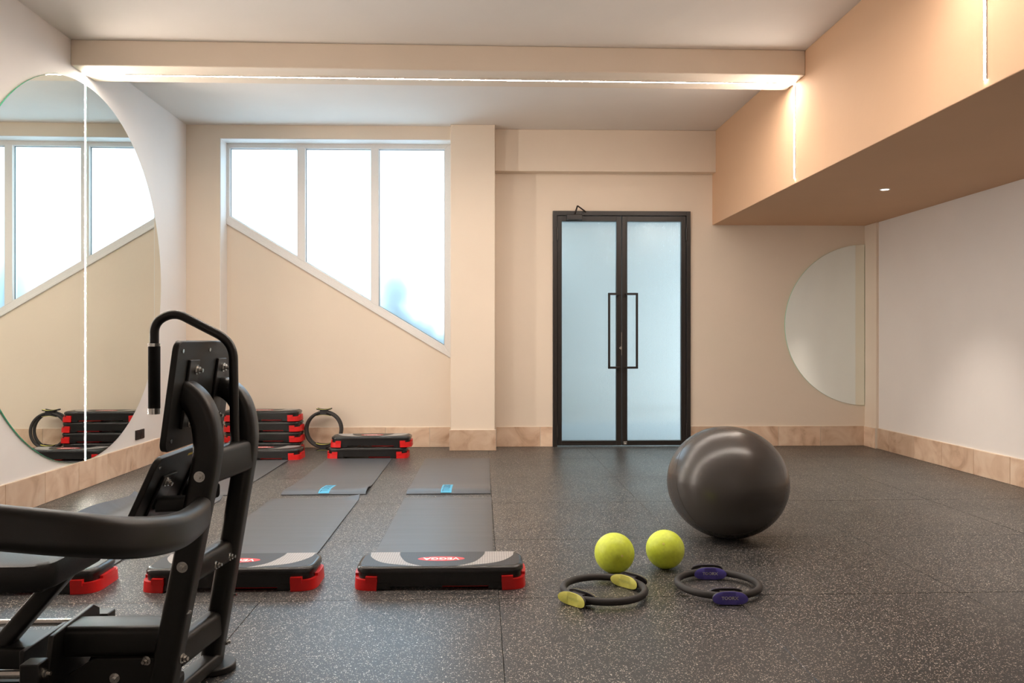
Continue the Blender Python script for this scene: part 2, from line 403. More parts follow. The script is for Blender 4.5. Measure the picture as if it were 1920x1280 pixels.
for a, b in panes:
    q = [(a, pz(a)), (b, pz(b)), (b, zt), (a, zt)]
    cx, cz = sum(t[0] for t in q)/4, sum(t[1] for t in q)/4
    def ins(d): return [(a+d, pz(a+d)+d*1.17), (b-d, pz(b-d)+d*1.17), (b-d, zt-d), (a+d, zt-d)]
    pn = MB().prism(ins(.002), 'y', .030, .036).build('window_pane', 'frosted', win, smooth=None)
    for nm, i0, i1, mt, y0 in (('gasket', .0, .007, 'gasket', .020), ('glazing_bead', -.0, .004, 'pvc', .008)):
        o_, i_ = ins(i0), ins(i1); mm = MB()
        for k in range(4):
            l = (k+1) % 4; mm.prism([o_[k], o_[l], i_[l], i_[k]], 'y', y0, .036 if nm == 'gasket' else .020)
        mm.build(nm, mt, pn, smooth=None)

# ------------------------------------------------------------------ double door (black steel, ribbed glass)
door = thing('door_1', 'black steel double door with ribbed glass and square pull handles', 'door', mw=BWM); door['kind'] = 'structure'
dz = 2.436
m = MB().box((.754, -.022, 0), (.797, .08, dz)).box((2.140, -.022, 0), (2.183, .08, dz)).box((.797, -.022, dz-.046), (2.140, .08, dz))
m.build('door_frame', 'black_steel', door, smooth=None, bevel=.002)
def ribbed_pane(u0, u1, z0, z1):
    n = int((u1-u0)/.0125); k = 6; N = n*k; v = []; f = []
    for i in range(N+1):
        u = u0+(u1-u0)*i/N; d = abs(math.sin(PI*i/k))
        v += [(u, .030-.00035*d, z0), (u, .030-.00035*d, z1), (u, .036+.0028*d, z0), (u, .036+.0028*d, z1)]
    for i in range(N):
        a, b = 4*i, 4*i+4
        f += [(a, b, b+1, a+1), (a+2, a+3, b+3, b+2), (a, a+2, b+2, b), (a+1, b+1, b+3, a+3)]
    f += [(0, 1, 3, 2), (4*N, 4*N+2, 4*N+3, 4*N+1)]
    return mesh('glass_pane', v, f, 80)
for side, (l0, l1, g0, g1) in enumerate(((.800, 1.466, .846, 1.411), (1.472, 2.137, 1.526, 2.088))):
    z0, z1, gz0, gz1 = .012, dz-.050, .060, 2.331
    m = MB().box((l0, -.006, z0), (g0, .05, z1)).box((g1, -.006, z0), (l1, .05, z1)).box((g0, -.006, z0), (g1, .05, gz0)).box((g0, -.006, gz1), (g1, .05, z1))
    leaf = m.build('door_leaf', 'black_steel', door, smooth=None, bevel=.0025)
    bd = MB()
    b_ = .010
    bd.box((g0-.012, -.012, gz0-.012), (g0, .0, gz1+.012)).box((g1, -.012, gz0-.012), (g1+.012, 0, gz1+.012)).box((g0, -.012, gz1), (g1, 0, gz1+.012)).box((g0, -.012, gz0-.012), (g1, 0, gz0))
    bd.build('glazing_bead', 'black_steel', leaf, smooth=None, bevel=.002)
    obj('glass_pane', ribbed_pane(g0-.002, g1+.002, gz0-.002, gz1+.002), 'ribbed', leaf)
    # square pull handle
    ha, hb = (1.317, 1.440) if side == 0 else (1.500, 1.626)
    t = .022; hv0, hv1 = -.075, -.053
    uo = ha if side == 0 else hb-t
    hm = MB().box((uo, hv0, .807), (uo+t, hv1, 1.587)).box((ha, hv0, .807), (hb, hv1, .807+t)).box((ha, hv0, 1.587-t), (hb, hv1, 1.587))
    us = hb-.016 if side == 0 else ha
    for zz in (.810, 1.587-t+.003): hm.box((us, hv1-.004, zz), (us+.016, -.004, zz+.016))
    hm.build('pull_handle', 'black_steel', leaf, smooth=None, bevel=.002)
    hx = l0-.002 if side == 0 else l1+.002
    for zz in (2.13, .10): MB().cyl((hx, -.028, zz), (hx, -.028, zz+.135), .009, 12).build('hinge', 'black_steel', leaf)
    if side == 0:
        MB().box((1.4635, -.010, .945), (1.469, .0, 1.18)).build('lock_plate', 'zinc', leaf, smooth=None)
        MB().cyl((1.452, -.006, 1.02), (1.452, -.022, 1.02), .012, 14).box((1.449, -.045, 1.004), (1.455, -.02, 1.036)).build('lock_key', 'zinc', leaf)
        cb = MB().box((.895, -.062, 2.338), (1.055, -.004, 2.395)).build('door_closer', 'black_steel', leaf, smooth=None, bevel=.006)
        MB().sweep([(.975, -.050, 2.392), (1.000, -.085, 2.478)], rrect(.016, .010, .003)).sweep([(1.000, -.085, 2.478), (1.092, -.030, 2.425)], rrect(.016, .010, .003)).build('closer_arm', 'black_steel', leaf)
    else:
        MB().box((1.484, -.026, .020), (1.520, .0, .055)).cyl((1.502, -.026, .03), (1.502, -.038, .03), .010, 12).build('floor_lock', 'zinc', leaf, bevel=.003)

# what lies outside: paving, a pale court wall, a shrub against the glass
struct(MB().box((-7, 8.46, -.25), (9, 20, -.06)).build('ground_outside', 'outside_ground'), 'pale paving outside the glass door', 'paving')
struct(MB().box((.1, 11.2, -.06), (6, 11.4, 3.2)).box((.1, 11.17, .15), (6, 11.2, .36)).build('wall_outside', 'outside_wall'), 'pale court wall seen hazily through the ribbed door', 'wall')
struct(MB().box((.25, 8.47, 2.75), (5.0, 11.4, 2.9)).box((.25, 8.47, -.06), (.35, 11.4, 2.1)).build('door_shade', 'outside_dark'), 'grey roof and side wall added outside to shade the glass door', 'daylight shade')  # roof enlarged and side wall added to cut daylight behind the door glass
sh = thing('garden_shrub', 'dark shrub outside, a blur low behind the right frosted pane', 'shrub', (-.72, 8.58, -.06))
lf = MB(); rnd = random.Random(3)
for k in range(1500):
    if k < 420: ctr, rad = Vector((-.20, .07, 1.68)), Vector((.15, .05, .20))
    else:
        t = rnd.random(); ctr, rad = Vector((-.24+.56*t, .09, 1.40-.42*t)), Vector((.16, .06, .22))
    p = ctr+Vector((rnd.gauss(0, .5)*rad.x, rnd.gauss(0, .4)*rad.y, rnd.gauss(0, .5)*rad.z)); p.y = max(p.y, .03)
    a = Vector((rnd.uniform(-1, 1), rnd.uniform(-.4, .4), rnd.uniform(-1, 1))).normalized()*.035; b = a.cross(Vector((0, 1, 0)))*.5
    lf.add([p-a, p+b, p+a, p-b], [(0, 1, 2, 3)])
lv = lf.build('foliage', 'leaf', sh, smooth=None); lv['kind'] = 'stuff'
MB().sweep([(0, .12, 0), (-.05, .12, .8), (-.2, .11, 1.5)], circ(.02, 8)).sweep([(0, .12, .1), (.1, .12, .6), (.22, .12, .95)], circ(.016, 8)).build('stem', 'bark', sh)

# ------------------------------------------------------------------ LED lines and downlights
def led(name, a, b, normal, label, w=.013):
    """thin bright diffuser in a slim channel, running a->b, shining along normal"""
    a, b, n = Vector(a), Vector(b), Vector(normal); d = (b-a).normalized(); s = d.cross(n)
    t = thing(name, label, 'light strip', a, group='LED lines')
    def slab(h0, h1, ww, e):
        L = b-a; v = []
        for q in (-d*e*0, L): 
            for h in (h0, h1):
                for k in (-1, 1): v.append(q+n*h+s*k*ww/2)
        return v, [(0, 1, 3, 2), (4, 6, 7, 5), (0, 4, 5, 1), (2, 3, 7, 6), (0, 2, 6, 4), (1, 5, 7, 3)]
    MB().add(*slab(.0005, .004, w, 0)).build('channel', 'pvc', t, smooth=None)
    for k in (-1, 1):
        v_, f_ = slab(.0005, .0063, .003, 0)
        MB().add([q+s*k*(w/2+.0015) for q in v_], f_).build('channel_lip', 'pvc', t, smooth=None)
    MB().add(*slab(.0042, .0065, w, 0)).build('diffuser', 'led', t, smooth=None)
    return t
LY = 6.03
led('led_strip', (XL+.02, LY, 3.065), (XS-.004, LY, 3.065), (0, 0, -1), 'long LED light line on the underside of the ceiling beam')
led('led_strip', (XL, LY, .215), (XL, LY, 3.058), (1, 0, 0), 'vertical LED light line splitting the big round mirror')
led('led_strip', (XS, LY, 2.338), (XS, LY, 3.058), (-1, 0, 0), 'vertical LED light line on the peach soffit below the beam end', .016)
led('led_strip', (XS, 3.72, 2.338), (XS, 3.72, 3.058), (-1, 0, 0), 'LED light line on the peach soffit at the top right corner', .016)
led('led_strip', (XL+.02, 3.72, 3.065), (XS-.004, 3.72, 3.065), (0, 0, -1), 'LED light line under the overhead beam, mirrored faintly in the window')
led('led_strip', (XL, 3.72, .215), (XL, 3.72, 3.058), (1, 0, 0), 'vertical LED light line on the left wall beyond the picture edge')
def downlight(x, y, label):
    t = thing('recessed_downlight', label, 'downlight', (x, y, ZS), group='soffit downlights')
    n = 24; r0, r1 = .030, .042; v = []; f = []
    for r, z in ((r1, 0.0), (r1-.004, -.005), (r0, -.004), (r0, .0)):
        v += [(r*math.cos(2*PI*i/n), r*math.sin(2*PI*i/n), z) for i in range(n)]
    for k in range(3): f += [(k*n+i, k*n+(i+1) % n, (k+1)*n+(i+1) % n, (k+1)*n+i) for i in range(n)]
    MB().add(v, f).build('rim', 'lamp_rim', t)
    MB().cyl((0, 0, -.0005), (0, 0, -.003), r0, 24).build('lens', 'lamp', t)
    ld = bpy.data.lights.new('downlight_beam', 'SPOT'); ld.energy = SPOT_W; ld.spot_size = math.radians(78); ld.spot_blend = 1.0
    ld.color = (1, .90, .80); ld.shadow_soft_size = .03
    lo = bpy.data.objects.new('downlight_beam', ld); COL.objects.link(lo); lo.parent = t; lo.location = (0, 0, -.02)
downlight(3.217, 6.225, 'small round recessed downlight in the peach soffit underside')
downlight(3.217, 3.9, 'recessed downlight in the soffit nearer the viewpoint')

# ------------------------------------------------------------------ mirrors
def half_mirror(name, label, cy, cz, R, a0, a1, place, flat_gap=0., th=.012):
    """half disc in local (s, t) plane, thickness along local n; place(s,t,n)->xyz"""
    n = 64; arc = [(math.cos(a0+(a1-a0)*i/n)*R, math.sin(a0+(a1-a0)*i/n)*R) for i in range(n+1)]
    t = thing(name, label, 'mirror')
    N = len(arc)
    back_ = [place(cy+s+flat_gap, cz+q, .002) for s, q in arc]; front = [place(cy+s+flat_gap, cz+q, th) for s, q in arc]
    MB().add(back_+front, [list(range(N))]+[(i, (i+1) % N, N+(i+1) % N, N+i) for i in range(N)]).build('glass_edge', 'green_edge', t, smooth=None)
    f1 = [place(cy+s+flat_gap, cz+q, th-.0004) for s, q in arc]; f2 = [place(cy+s+flat_gap, cz+q, th+.0004) for s, q in arc]
    MB().add(f1+f2, [list(range(N)), [N+i for i in range(N)]]).build('mirror_face', 'mirror', t, smooth=None)
    return t
pl = lambda s, q, n: (XL+n, s, q)
NH = half_mirror('half_round_mirror', 'near half of the big round mirror on the left wall', LY, 1.597, 1.388, PI/2, 3*PI/2, pl, -.011)
half_mirror('half_round_mirror', 'far half of the big round mirror, beyond the light line', LY, 1.597, 1.388, -PI/2, PI/2, pl, .011)
def pb(s, q, n): return BWM @ Vector((s, -n, q))
half_mirror('half_round_mirror', 'half-round mirror on the back wall beside the right corner', 4.012, 1.260, .838, PI/2, 3*PI/2, pb, 0, .010)

# ------------------------------------------------------------------ sockets
for k in range(2):
    t = thing('wall_socket', ['black wall socket nearer the round mirror', 'black wall socket nearer the back wall'][k], 'socket', (XL, 6.95+.092*k, .288), group='sockets')
    pt = rrect(.082, .082, .006)
    MB().prism(pt, 'x', 0, .009).build('cover_plate', 'socket', t, bevel=.0015)
    MB().cyl((.009, 0, 0), (.011, 0, 0), .024, 20).build('socket_rim', 'socket', t)
    MB().cyl((.0105, -.009, 0), (.0115, -.009, 0), .003, 10).cyl((.0105, .009, 0), (.0115, .009, 0), .003, 10).build('pin_hole', 'pad_dark', t)

# ------------------------------------------------------------------ step platforms
SA, SW, SBOW = .355, .138, .022
def outline(ins, n=104, e=9.):
    pts = []
    a, w = SA-ins, SW-ins
    for i in range(n):
        th = 2*PI*(i+.5)/n; cs, sn = math.cos(th), math.sin(th)
        x = a*math.copysign(abs(cs)**(2/e), cs); y = w*math.copysign(abs(sn)**(2/e), sn)
        x += math.copysign(SBOW*(1-(y/w)**2)*(abs(x)/a)**6, x); pts.append((x, y))
    return pts
def step_meshes():
    d = {}
    lv = [(.016, .008), (.050, .0075), (.072, .0075), (.0735, .003), (.086, .003), (.0925, .006), (.0975, .012), (.0995, .020)]
    v = []; f = []; n = 104
    for z, i in lv: v += [(x, y, z) for x, y in outline(i)]
    for k in range(len(lv)-1): f += [(k*n+i, k*n+(i+1) % n, (k+1)*n+(i+1) % n, (k+1)*n+i) for i in range(n)]
    f += [[(len(lv)-1)*n+i for i in range(n)], list(range(n))[::-1]]
    mb = MB().add(v, f)
    for sx in (-1, 1):
        for sy in (-1, 1):
            x0, x1 = sorted((sx*.215, sx*.285)); y0, y1 = sorted((sy*(SW-.006), sy*(SW-.03))); mb.box((x0, y0, .002), (x1, y1, .03))
            # corner tabs that come down over the feet
    d['body'] = mesh('body', mb.v, mb.f, 32)
    o = [(x, y) for x, y in outline(.020)]
    d['tread'] = mesh('tread', [(x, y, .0990) for x, y in o]+[(x, y, .1000) for x, y in o], [list(range(n, 2*n))]+[(i, (i+1) % n, n+(i+1) % n, n+i) for i in range(n)], 30)
    for sx in (-1, 1):
        mb = MB(); g = -.005
        pts = [(x, y) for x, y in outline(g) if x > .272]; pts.sort(key=lambda q: math.atan2(q[1], q[0]-.272))
        pts = [(.272, -SW-.005)]+pts+[(.272, SW+.005)]
        lo = [(x*1.008, y*1.012) for x, y in pts]
        nn = len(pts); vv = [(sx*x, y, 0) for x, y in lo]+[(sx*x, y, .046) for x, y in pts]
        mb.add(vv, [list(range(nn)), [nn+i for i in range(nn)]]+[(i, (i+1) % nn, nn+(i+1) % nn, nn+i) for i in range(nn)])
        for sy in (-1, 1):
            x0, x1 = sorted((sx*.272, sx*.322)); y0, y1 = sorted((sy*(SW+.005), sy*(SW-.02))); mb.box((x0, y0, .035), (x1, y1, .0605))
        ep = [(SA+.005+SBOW*(1-(y/SW)**2), y) for y in [-.065+.13*k/8 for k in range(9)]]
        ep = [(.33, ep[0][1])]+ep+[(.33, ep[-1][1])]; nn = len(ep)
        vv = [(sx*x, y, .035) for x, y in ep]+[(sx*x, y, .058) for x, y in ep]
        mb.add(vv, [list(range(nn)), [nn+i for i in range(nn)]]+[(i, (i+1) % nn, nn+(i+1) % nn, nn+i) for i in range(nn)])
        d['foot', sx] = mesh('foot', mb.v, mb.f, 32)
        oc = catmull([(-.335, .117, 0), (-.318, .03, 0), (-.25, -.062, 0), (-.105, -.117, 0)], 8)
        ic = catmull([(-.198, .117, 0), (-.190, .05, 0), (-.150, -.056, 0), (-.080, -.117, 0)], 8)
        poly = [(sx*-p.x, p.y) for p in oc]+[(sx*-p.x, p.y) for p in ic[::-1]]
        d['inlay', sx] = mesh('grey_inlay', MB().prism(poly, 'z', .0996, .1004).v, MB().prism(poly, 'z', .0996, .1004).f)
    d['badge'] = mesh('badge', MB().prism(circ(.106, 40, .037), 'z', .0996, .1005).v, MB().prism(circ(.106, 40, .037), 'z', .0996, .1005).f)
    d['text'] = text_mesh('VEGGA', .050, .0003, .0012)
    d['foot_hint'] = mesh('rear_foot_hint', MB().box((.01, -.10, .003), (.235, .10, .014)).v, MB().box((.01, -.10, .003), (.235, .10, .014)).f)  # added red bar standing in for the back foot glimpsed through the gap
    return d
SM = step_meshes()
def step(x, y, z, rz, label, group):
    t = thing('step_platform', label, 'step platform', (x, y, z), rz, group)
    obj('body', SM['body'], 'step_black', t); tr = obj('tread', SM['tread'], 'step_tread', t)
    for sx in (-1, 1):
        obj('foot', SM['foot', sx], 'step_red', t); obj('grey_inlay', SM['inlay', sx], 'step_grey', tr)
    bd = obj('badge', SM['badge'], 'badge_red', tr)
    tx = obj('badge_lettering', SM['text'], 'badge_white', tr); tx.rotation_euler = (0, 0, PI); tx.location = (0, 0, .1006)
    obj('rear_foot_hint', SM['foot_hint'], 'step_red', t)
    return t
GA, GB, GC = 'step platforms in the front row', 'stack of two step platforms', 'step platforms by the back left corner'
R_ = math.radians
step(-.176, 3.640, 0, R_(-.6), 'front-row step platform nearest the green balls, wholly in view', GA)
step(-1.098, 3.650, 0, R_(.0), 'front-row step platform partly behind the machine uprights', GA)
step(-2.035, 3.640, 0, R_(1), 'front-row step platform at far left, seen under the curved bar', GA)
DZ = .1022
step(-1.050, 7.605, 0, R_(-.3), 'lower of two stacked step platforms below the slanted window', GB)
step(-1.020, 7.612, DZ, R_(.4), 'upper of two stacked step platforms below the slanted window', GB)
nm = ['bottom step platform of the tall stack in the back corner', 'second step platform up in the tall back corner stack', 'third step platform up in the tall back corner stack', 'top step platform of the tall stack in the back corner']
for k in range(4):
    step(-2.140+(0, .004, .0, -.014)[k], 8.030, DZ*k, R_((.3, -.6, .4, -.5)[k]), nm[k], GC)
step(-2.030, 7.545, 0, R_(-1.0), 'single step platform on the floor before the tall corner stack', GC)

# ------------------------------------------------------------------ exercise mats
def ex_mat(x0, x1, y0, y1, label, shape, tagged=False, rz=0):
    t = thing('exercise_mat', label, 'exercise mat', ((x0+x1)/2, (y0+y1)/2, 0), R_(rz), 'exercise mats')
    nx, ny = 24, 64; W, L = x1-x0, y1-y0; v = []; f = []
    def ht(s, q): return max(0, shape(s, q))
    for top in (0, 1):
        for j in range(ny+1):
            for i in range(nx+1):
                s, q = i/nx, j/ny; z = ht(s, q); e = min(q*L, (1-q)*L, s*W, (1-s)*W)
                v.append(((s-.5)*W, (q-.5)*L, z+.0008+(.0088-.003*math.exp(-e/.004) if top else 0)))
    S = (nx+1)*(ny+1); ix = lambda i, j, t_: t_*S+j*(nx+1)+i
    for j in range(ny):
        for i in range(nx):
            f.append((ix(i,j,1), ix(i+1,j,1), ix(i+1,j+1,1), ix(i,j+1,1))); f.append((ix(i,j,0), ix(i,j+1,0), ix(i+1,j+1,0), ix(i+1,j,0)))
    for j in range(ny): f += [(ix(0,j,0), ix(0,j,1), ix(0,j+1,1), ix(0,j+1,0)), (ix(nx,j,0), ix(nx,j+1,0), ix(nx,j+1,1), ix(nx,j,1))]
    for i in range(nx): f += [(ix(i,0,0), ix(i+1,0,0), ix(i+1,0,1), ix(i,0,1)), (ix(i,ny,0), ix(i,ny,1), ix(i+1,ny,1), ix(i+1,ny,0))]
    obj('mat_sheet', mesh('mat_sheet', v, f, 50), 'mat_foam', t)
    if tagged:
        sc = tagged; n = 14; lv = []; lf_ = []; w = .038
        for j in range(n+1):
            yy = -L/2+.004+.30*j/n
            for sx in (-1, 1):
                s = (sc*W+sx*w)/W; lv.append(((s-.5)*W, yy, ht(s, (yy+L/2)/L)+.0106))
        for j in range(n): lf_.append((2*j, 2*j+1, 2*j+3, 2*j+2))
        la = obj('brand_label', mesh('brand_label', lv, lf_, 60), 'label_blue', t)
        me = text_mesh('TOORX', .075, .0004)
        o = obj('label_lettering', me, 'label_ink', t)
        # lay the lettering along the label and over the lifted edge
        for vv in me.vertices:
            lx, ly = -vv.co.y, vv.co.x; yy = -L/2+.155+ly; s = sc+lx/W
            vv.co = ((s-.5)*W, yy, ht(s, (yy+L/2)/L)+.0112+max(0, vv.co.z))
    return t
G = lambda x, c, w: math.exp(-((x-c)/w)**2)
def sh_front(curl):
    def fn(s, q):
        z = .017*math.sin(PI/2*q/.055)**.8 if q < .055 else .017*math.exp(-((q-.055)/.11)**2)
        return z+curl*G(s, 1, .10)*G(q, .09, .05)
    return fn
ex_mat(-.515, .083, 5.69, 7.41, 'dark grey mat with blue label, back row beside the pier', sh_front(0), .47, -.5)
ex_mat(-1.405, -.812, 5.70, 7.43, 'dark grey mat with blue label, before the two stacked steps', sh_front(.008), .50)
ex_mat(-2.345, -1.745, 5.70, 7.36, 'dark mat in the back row along the mirror wall side', lambda s, q: .004*G(s, 1, .1)*G(q, .9, .1))
ex_mat(-.530, .072, 3.80, 5.53, 'dark grey mat behind the front step nearest the green balls', lambda s, q: .004*G(q, 1, .02), rz=-.6)
ex_mat(-1.435, -.830, 3.81, 5.56, 'dark grey mat with lifted corner behind the middle front step', lambda s, q: .026*max(0, (q-.955)/.045)**1.5*s**6)
ex_mat(-2.38, -1.775, 3.81, 5.60, 'dark mat with curled edge glimpsed behind the machine plates', lambda s, q: .075*max(0, (.16-s)/.16)**1.6*(.35+.65*G(q, .62, .25))+.02*max(0, (q-.96)/.04)**1.5)

# ------------------------------------------------------------------ balls
def ball(name, label, cat, x, y, rx, rz, mat, seam_rot, group=None, plug=None):
    t = thing(name, label, cat, (x, y, 0), 0, group)
    nu, nv = 64, 40; v = [(0, 0, rz)]; f = []
    def prof(th): 
        r = rx*math.sin(th); z = rz*math.cos(th)
        if z < -rz*.985: z = -rz*.985
        return r, z+rz*.985
    v = []
    for j in range(nv+1):
        r, z = prof(PI*j/nv)
        v += [(r*math.cos(2*PI*i/nu), r*math.sin(2*PI*i/nu), z) for i in range(nu)]
    for j in range(nv): f += [(j*nu+i, j*nu+(i+1) % nu, (j+1)*nu+(i+1) % nu, (j+1)*nu+i) for i in range(nu)]
    bm = bmesh.new(); me = bpy.data.meshes.new('shell'); me.from_pydata(v, [], f); bm.from_mesh(me)
    bmesh.ops.remove_doubles(bm, verts=bm.verts, dist=1e-5); bmesh.ops.recalc_face_normals(bm, faces=bm.faces); bm.to_mesh(me); bm.free()
    me.polygons.foreach_set('use_smooth', [True]*len(me.polygons))
    obj('shell', me, mat, t)
    R = Euler(seam_rot).to_matrix(); path = []
    for i in range(72):
        p = R @ Vector((math.cos(2*PI*i/72), math.sin(2*PI*i/72), 0)); q = Vector((p.x*rx, p.y*rx, p.z*rz))
        if q.z < -rz*.985: q.z = -rz*.985
        path.append(q*.9985+Vector((0, 0, rz*.985)))
    MB().sweep(path, circ(rx*.006, 6), closed=True).build('seam', mat, t, 80)
    if plug:
        d = Vector(plug).normalized(); p = Vector((d.x*rx, d.y*rx, d.z*rz+rz*.985))
        MB().cyl(p-d*.002, p+d*.002, .006, 12).build('valve_plug', 'white_cap' if mat != 'ball_green' else 'pad_green', t)
    return t
ball('exercise_ball', 'large dark grey exercise ball in front of the door', 'exercise ball', 1.378, 4.40, .331, .309, 'gym_ball', (1.25, .45, .2))
ball('pilates_ball', 'small lime green ball nearer the lime-padded ring', 'small ball', .632, 3.735, .0935, .0935, 'ball_green', (.55, -.25, 0), 'small green balls', (.2, -.9, .1))
ball('pilates_ball', 'small lime green ball nearer the large grey ball', 'small ball', .888, 3.80, .0915, .0915, 'ball_green', (1.0, .9, .3), 'small green balls', (-.25, -.75, .45))

# ------------------------------------------------------------------ pilates rings
RR = .174
def ring_meshes():
    d = {}
    path = [(RR*math.cos(2*PI*i/72), RR*math.sin(2*PI*i/72), 0) for i in range(72)]
    m_ = MB().sweep(path, circ(.0145, 14, .0155), closed=True); d['rim'] = mesh('rim', m_.v, m_.f, 80)
    # a curved oval pad standing across local +x, seen from outside (out=1) or from the centre (out=-1)
    K = 20; al = [.073*math.cos(PI*k/K) for k in range(K+1)]
    hb = lambda a: .0275*max(0, 1-abs(a/.0731)**3.0)**(1/2.0)
    prof = [(a, hb(a)) for a in al]+[(a, -hb(a)) for a in al[::-1][1:-1]]
    n = len(prof)
    def cap(o0): return [(o0+k, o0+k+1, o0+(n-k-1), o0+(n-k) % n) if k else (o0, o0+1, o0+n-1) for k in range(K-1)]+[(o0+K-1, o0+K, o0+K+1)]
    for out in (1, -1):
        v = []; f = []; lay = ((.0062, .97), (.0068, .995), (.0080, .995), (.0090, .955))
        for h, k in lay:
            for a, b in prof: v.append((RR+out*(.019+h+.012*(a*k/.073)**2), a*k, b*k))
        for q in range(3): f += [(q*n+i, q*n+(i+1) % n, (q+1)*n+(i+1) % n, (q+1)*n+i) for i in range(n)]
        f += cap(0)+cap(3*n)
        d['pad', out] = mesh('hand_pad', v, f, 40)
        v2 = [(RR+out*(.016+h+.012*(a/.073)**2), a, b) for h in (0, .0095) for a, b in prof]; 
        d['back', out] = mesh('pad_backing', v2, [(i, (i+1) % n, n+(i+1) % n, n+i) for i in range(n)]+cap(0)+cap(n), 40)
        tm = text_mesh('TOORX', .0175, .0002, .0007)
        for q in tm.vertices:
            a, b = q.co.x*1.1, q.co.y
            q.co = (RR+out*(.0284+.012*(a/.073)**2), a*out, b)
        d['text', out] = tm
    d['mount'] = mesh('pad_mount', MB().box((RR-.021, -.032, -.019), (RR+.021, .032, .019)).v, MB().box((RR-.021, -.032, -.019), (RR+.021, .032, .019)).f)
    return d
RM = ring_meshes()
def pring(label, loc, rot, pad, ink, group):
    t = thing('pilates_ring', label, 'pilates ring', loc, 0, group); t.rotation_euler = rot
    obj('rim', RM['rim'], 'ring_foam', t)
    for k in range(2):
        for out in (1, -1):
            me = RM['pad', out].copy(); me.materials.append(M[pad])
            p = obj('hand_pad', me, None, t); p.rotation_euler = (0, 0, PI*k)
            bk = obj('pad_backing', RM['back', out], 'pad_dark', p)
            if ink:
                tm = RM['text', out].copy(); tm.materials.clear(); tm.materials.append(M[ink]); obj('pad_lettering', tm, None, p)
        mt = obj('pad_mount', RM['mount'], 'pad_dark', t); mt.rotation_euler = (0, 0, PI*k)
    return t
GR = 'pilates rings'
pring('pilates ring with lime green pads lying on the floor', (.530, 3.400, .0285), (0, 0, R_(222)), 'pad_green', 'pad_green_print', GR)
pring('pilates ring with violet pads lying on the floor', (1.040, 3.455, .0285), (0, 0, R_(267)), 'pad_blue', 'badge_white', GR)
for k, (x, y, l) in enumerate(((-1.570, 8.075, 'nearer of two pilates rings leaning against the back wall'), (-1.570, 8.142, 'pilates ring leaning on the wall right behind another ring'))):
    t = pring(l, (x, y, .2035), (R_(86), 0, 0), 'pad_green' if k == 0 else 'pad_dark', None, GR)
    t.rotation_euler = (Matrix.Rotation(R_(85), 3, 'X') @ Matrix.Rotation(R_(90), 3, 'Z')).to_euler()

# ------------------------------------------------------------------ strength machine
mc = thing('strength_machine', 'black steel strength machine with chrome bolts in the left foreground', 'gym machine', (-.9, 2.56, 0))
mc_off = Vector((-.9, 2.56, 0))
class MM(MB):
    def build(s, name, mat, parent=None, **kw):
        s.v = [q-mc_off for q in s.v]; return MB.build(s, name, mat, parent or mc, **kw)
def bolt(p, n, r=.011, parent=None, washer=True):
    p, n = Vector(p), Vector(n).normalized()
    b = MM().cyl(p, p+n*.003, r*1.35, 16).cyl(p+n*.003, p+n*.011, r, 6).cyl(p+n*.011, p+n*.020, r*.55, 10)
    return b.build('bolt', 'zinc', parent, smooth=30)
YA, YB = 2.40, 2.70
def upright(Y, pts, w, d):
    p = [Vector((x, Y, z)) for x, z in pts]
    path = p[:2]+catmull(p[1:], 7)[1:]
    return MM().sweep(path, rrect(d, w, .022, 5), up=(1, 0, 0)).build('upright', 'black_coat', smooth=40)
upright(YA, [(-.950, 0), (-.813, .70), (-.804, .775), (-.811, .845), (-.833, .900), (-.866, .934), (-.900, .940)], .074, .084)
upright(YB, [(-.898, 0), (-.783, .70), (-.777, .775), (-.785, .845), (-.808, .900), (-.845, .932), (-.880, .938)], .066, .080)
for z, x0, x1, hh in ((.712, -.815, -.780, .105), (.398, -.872, -.840, .074), (.155, -.912, -.876, .092)):
    MM().sweep([(x0, YA+.02, z), (x1, YB-.02, z)], rrect(.055, hh, .02, 4)).build('crossbar', 'black_coat', smooth=40)
for p in ((-.815, YA-.043, .694), (-.864, YA-.043, .432)): bolt(p, (0, -1, 0), .012)
for p in ((-.818, 2.505, .395), (-.805, 2.60, .395), (-.838, 2.72, .235), (-.857, 2.72, .075)): bolt(p, (1, 0, .1), .009)
bolt((-.882, YA+.0, .150), (1, -.2, 0), .011); bolt((-.967, YA-.037, .16), (-.3, -1, 0), .010)
# back plates with their brackets
def plate(name, z0, x0, z1, x1, ya, yb, th=.018, r=.03):
    """rounded board leaning in x from (z0,x0) to (z1,x1), from ya to yb"""
    h = math.hypot(z1-z0, x1-x0); sec = rrect(yb-ya, h, r, 6); d = Vector((x1-x0, 0, z1-z0)).normalized(); n = Vector((d.z, 0, -d.x))
    cpt = Vector(((x0+x1)/2, (ya+yb)/2, (z0+z1)/2)); v = []
    for k in (0, -th):
        v += [cpt+Vector((0, 1, 0))*a+d*b+n*k for a, b in sec]
    m_ = len(sec)
    o = MM().add(v, [list(range(m_)), [m_+i for i in range(m_)]]+[(i, (i+1) % m_, m_+(i+1) % m_, m_+i) for i in range(m_)]).build(name, 'black_matte', smooth=40, bevel=.003)
    return o, (lambda a, b, k=0: cpt+Vector((0, 1, 0))*a+d*b+n*k), n
up, P_, n_ = plate('back_plate', .770, -.890, 1.088, -.848, 2.29, 2.80)
W2, H2 = .255, .16
for a, b in ((-.225, .132), (.0, .134), (.235, .134), (-.225, -.128), (-.02, -.03), (.23, -.12)): 
    q = P_(a, b, .001); MM().cyl(q, q+n_*.004, .006, 12).build('screw', 'zinc', up)
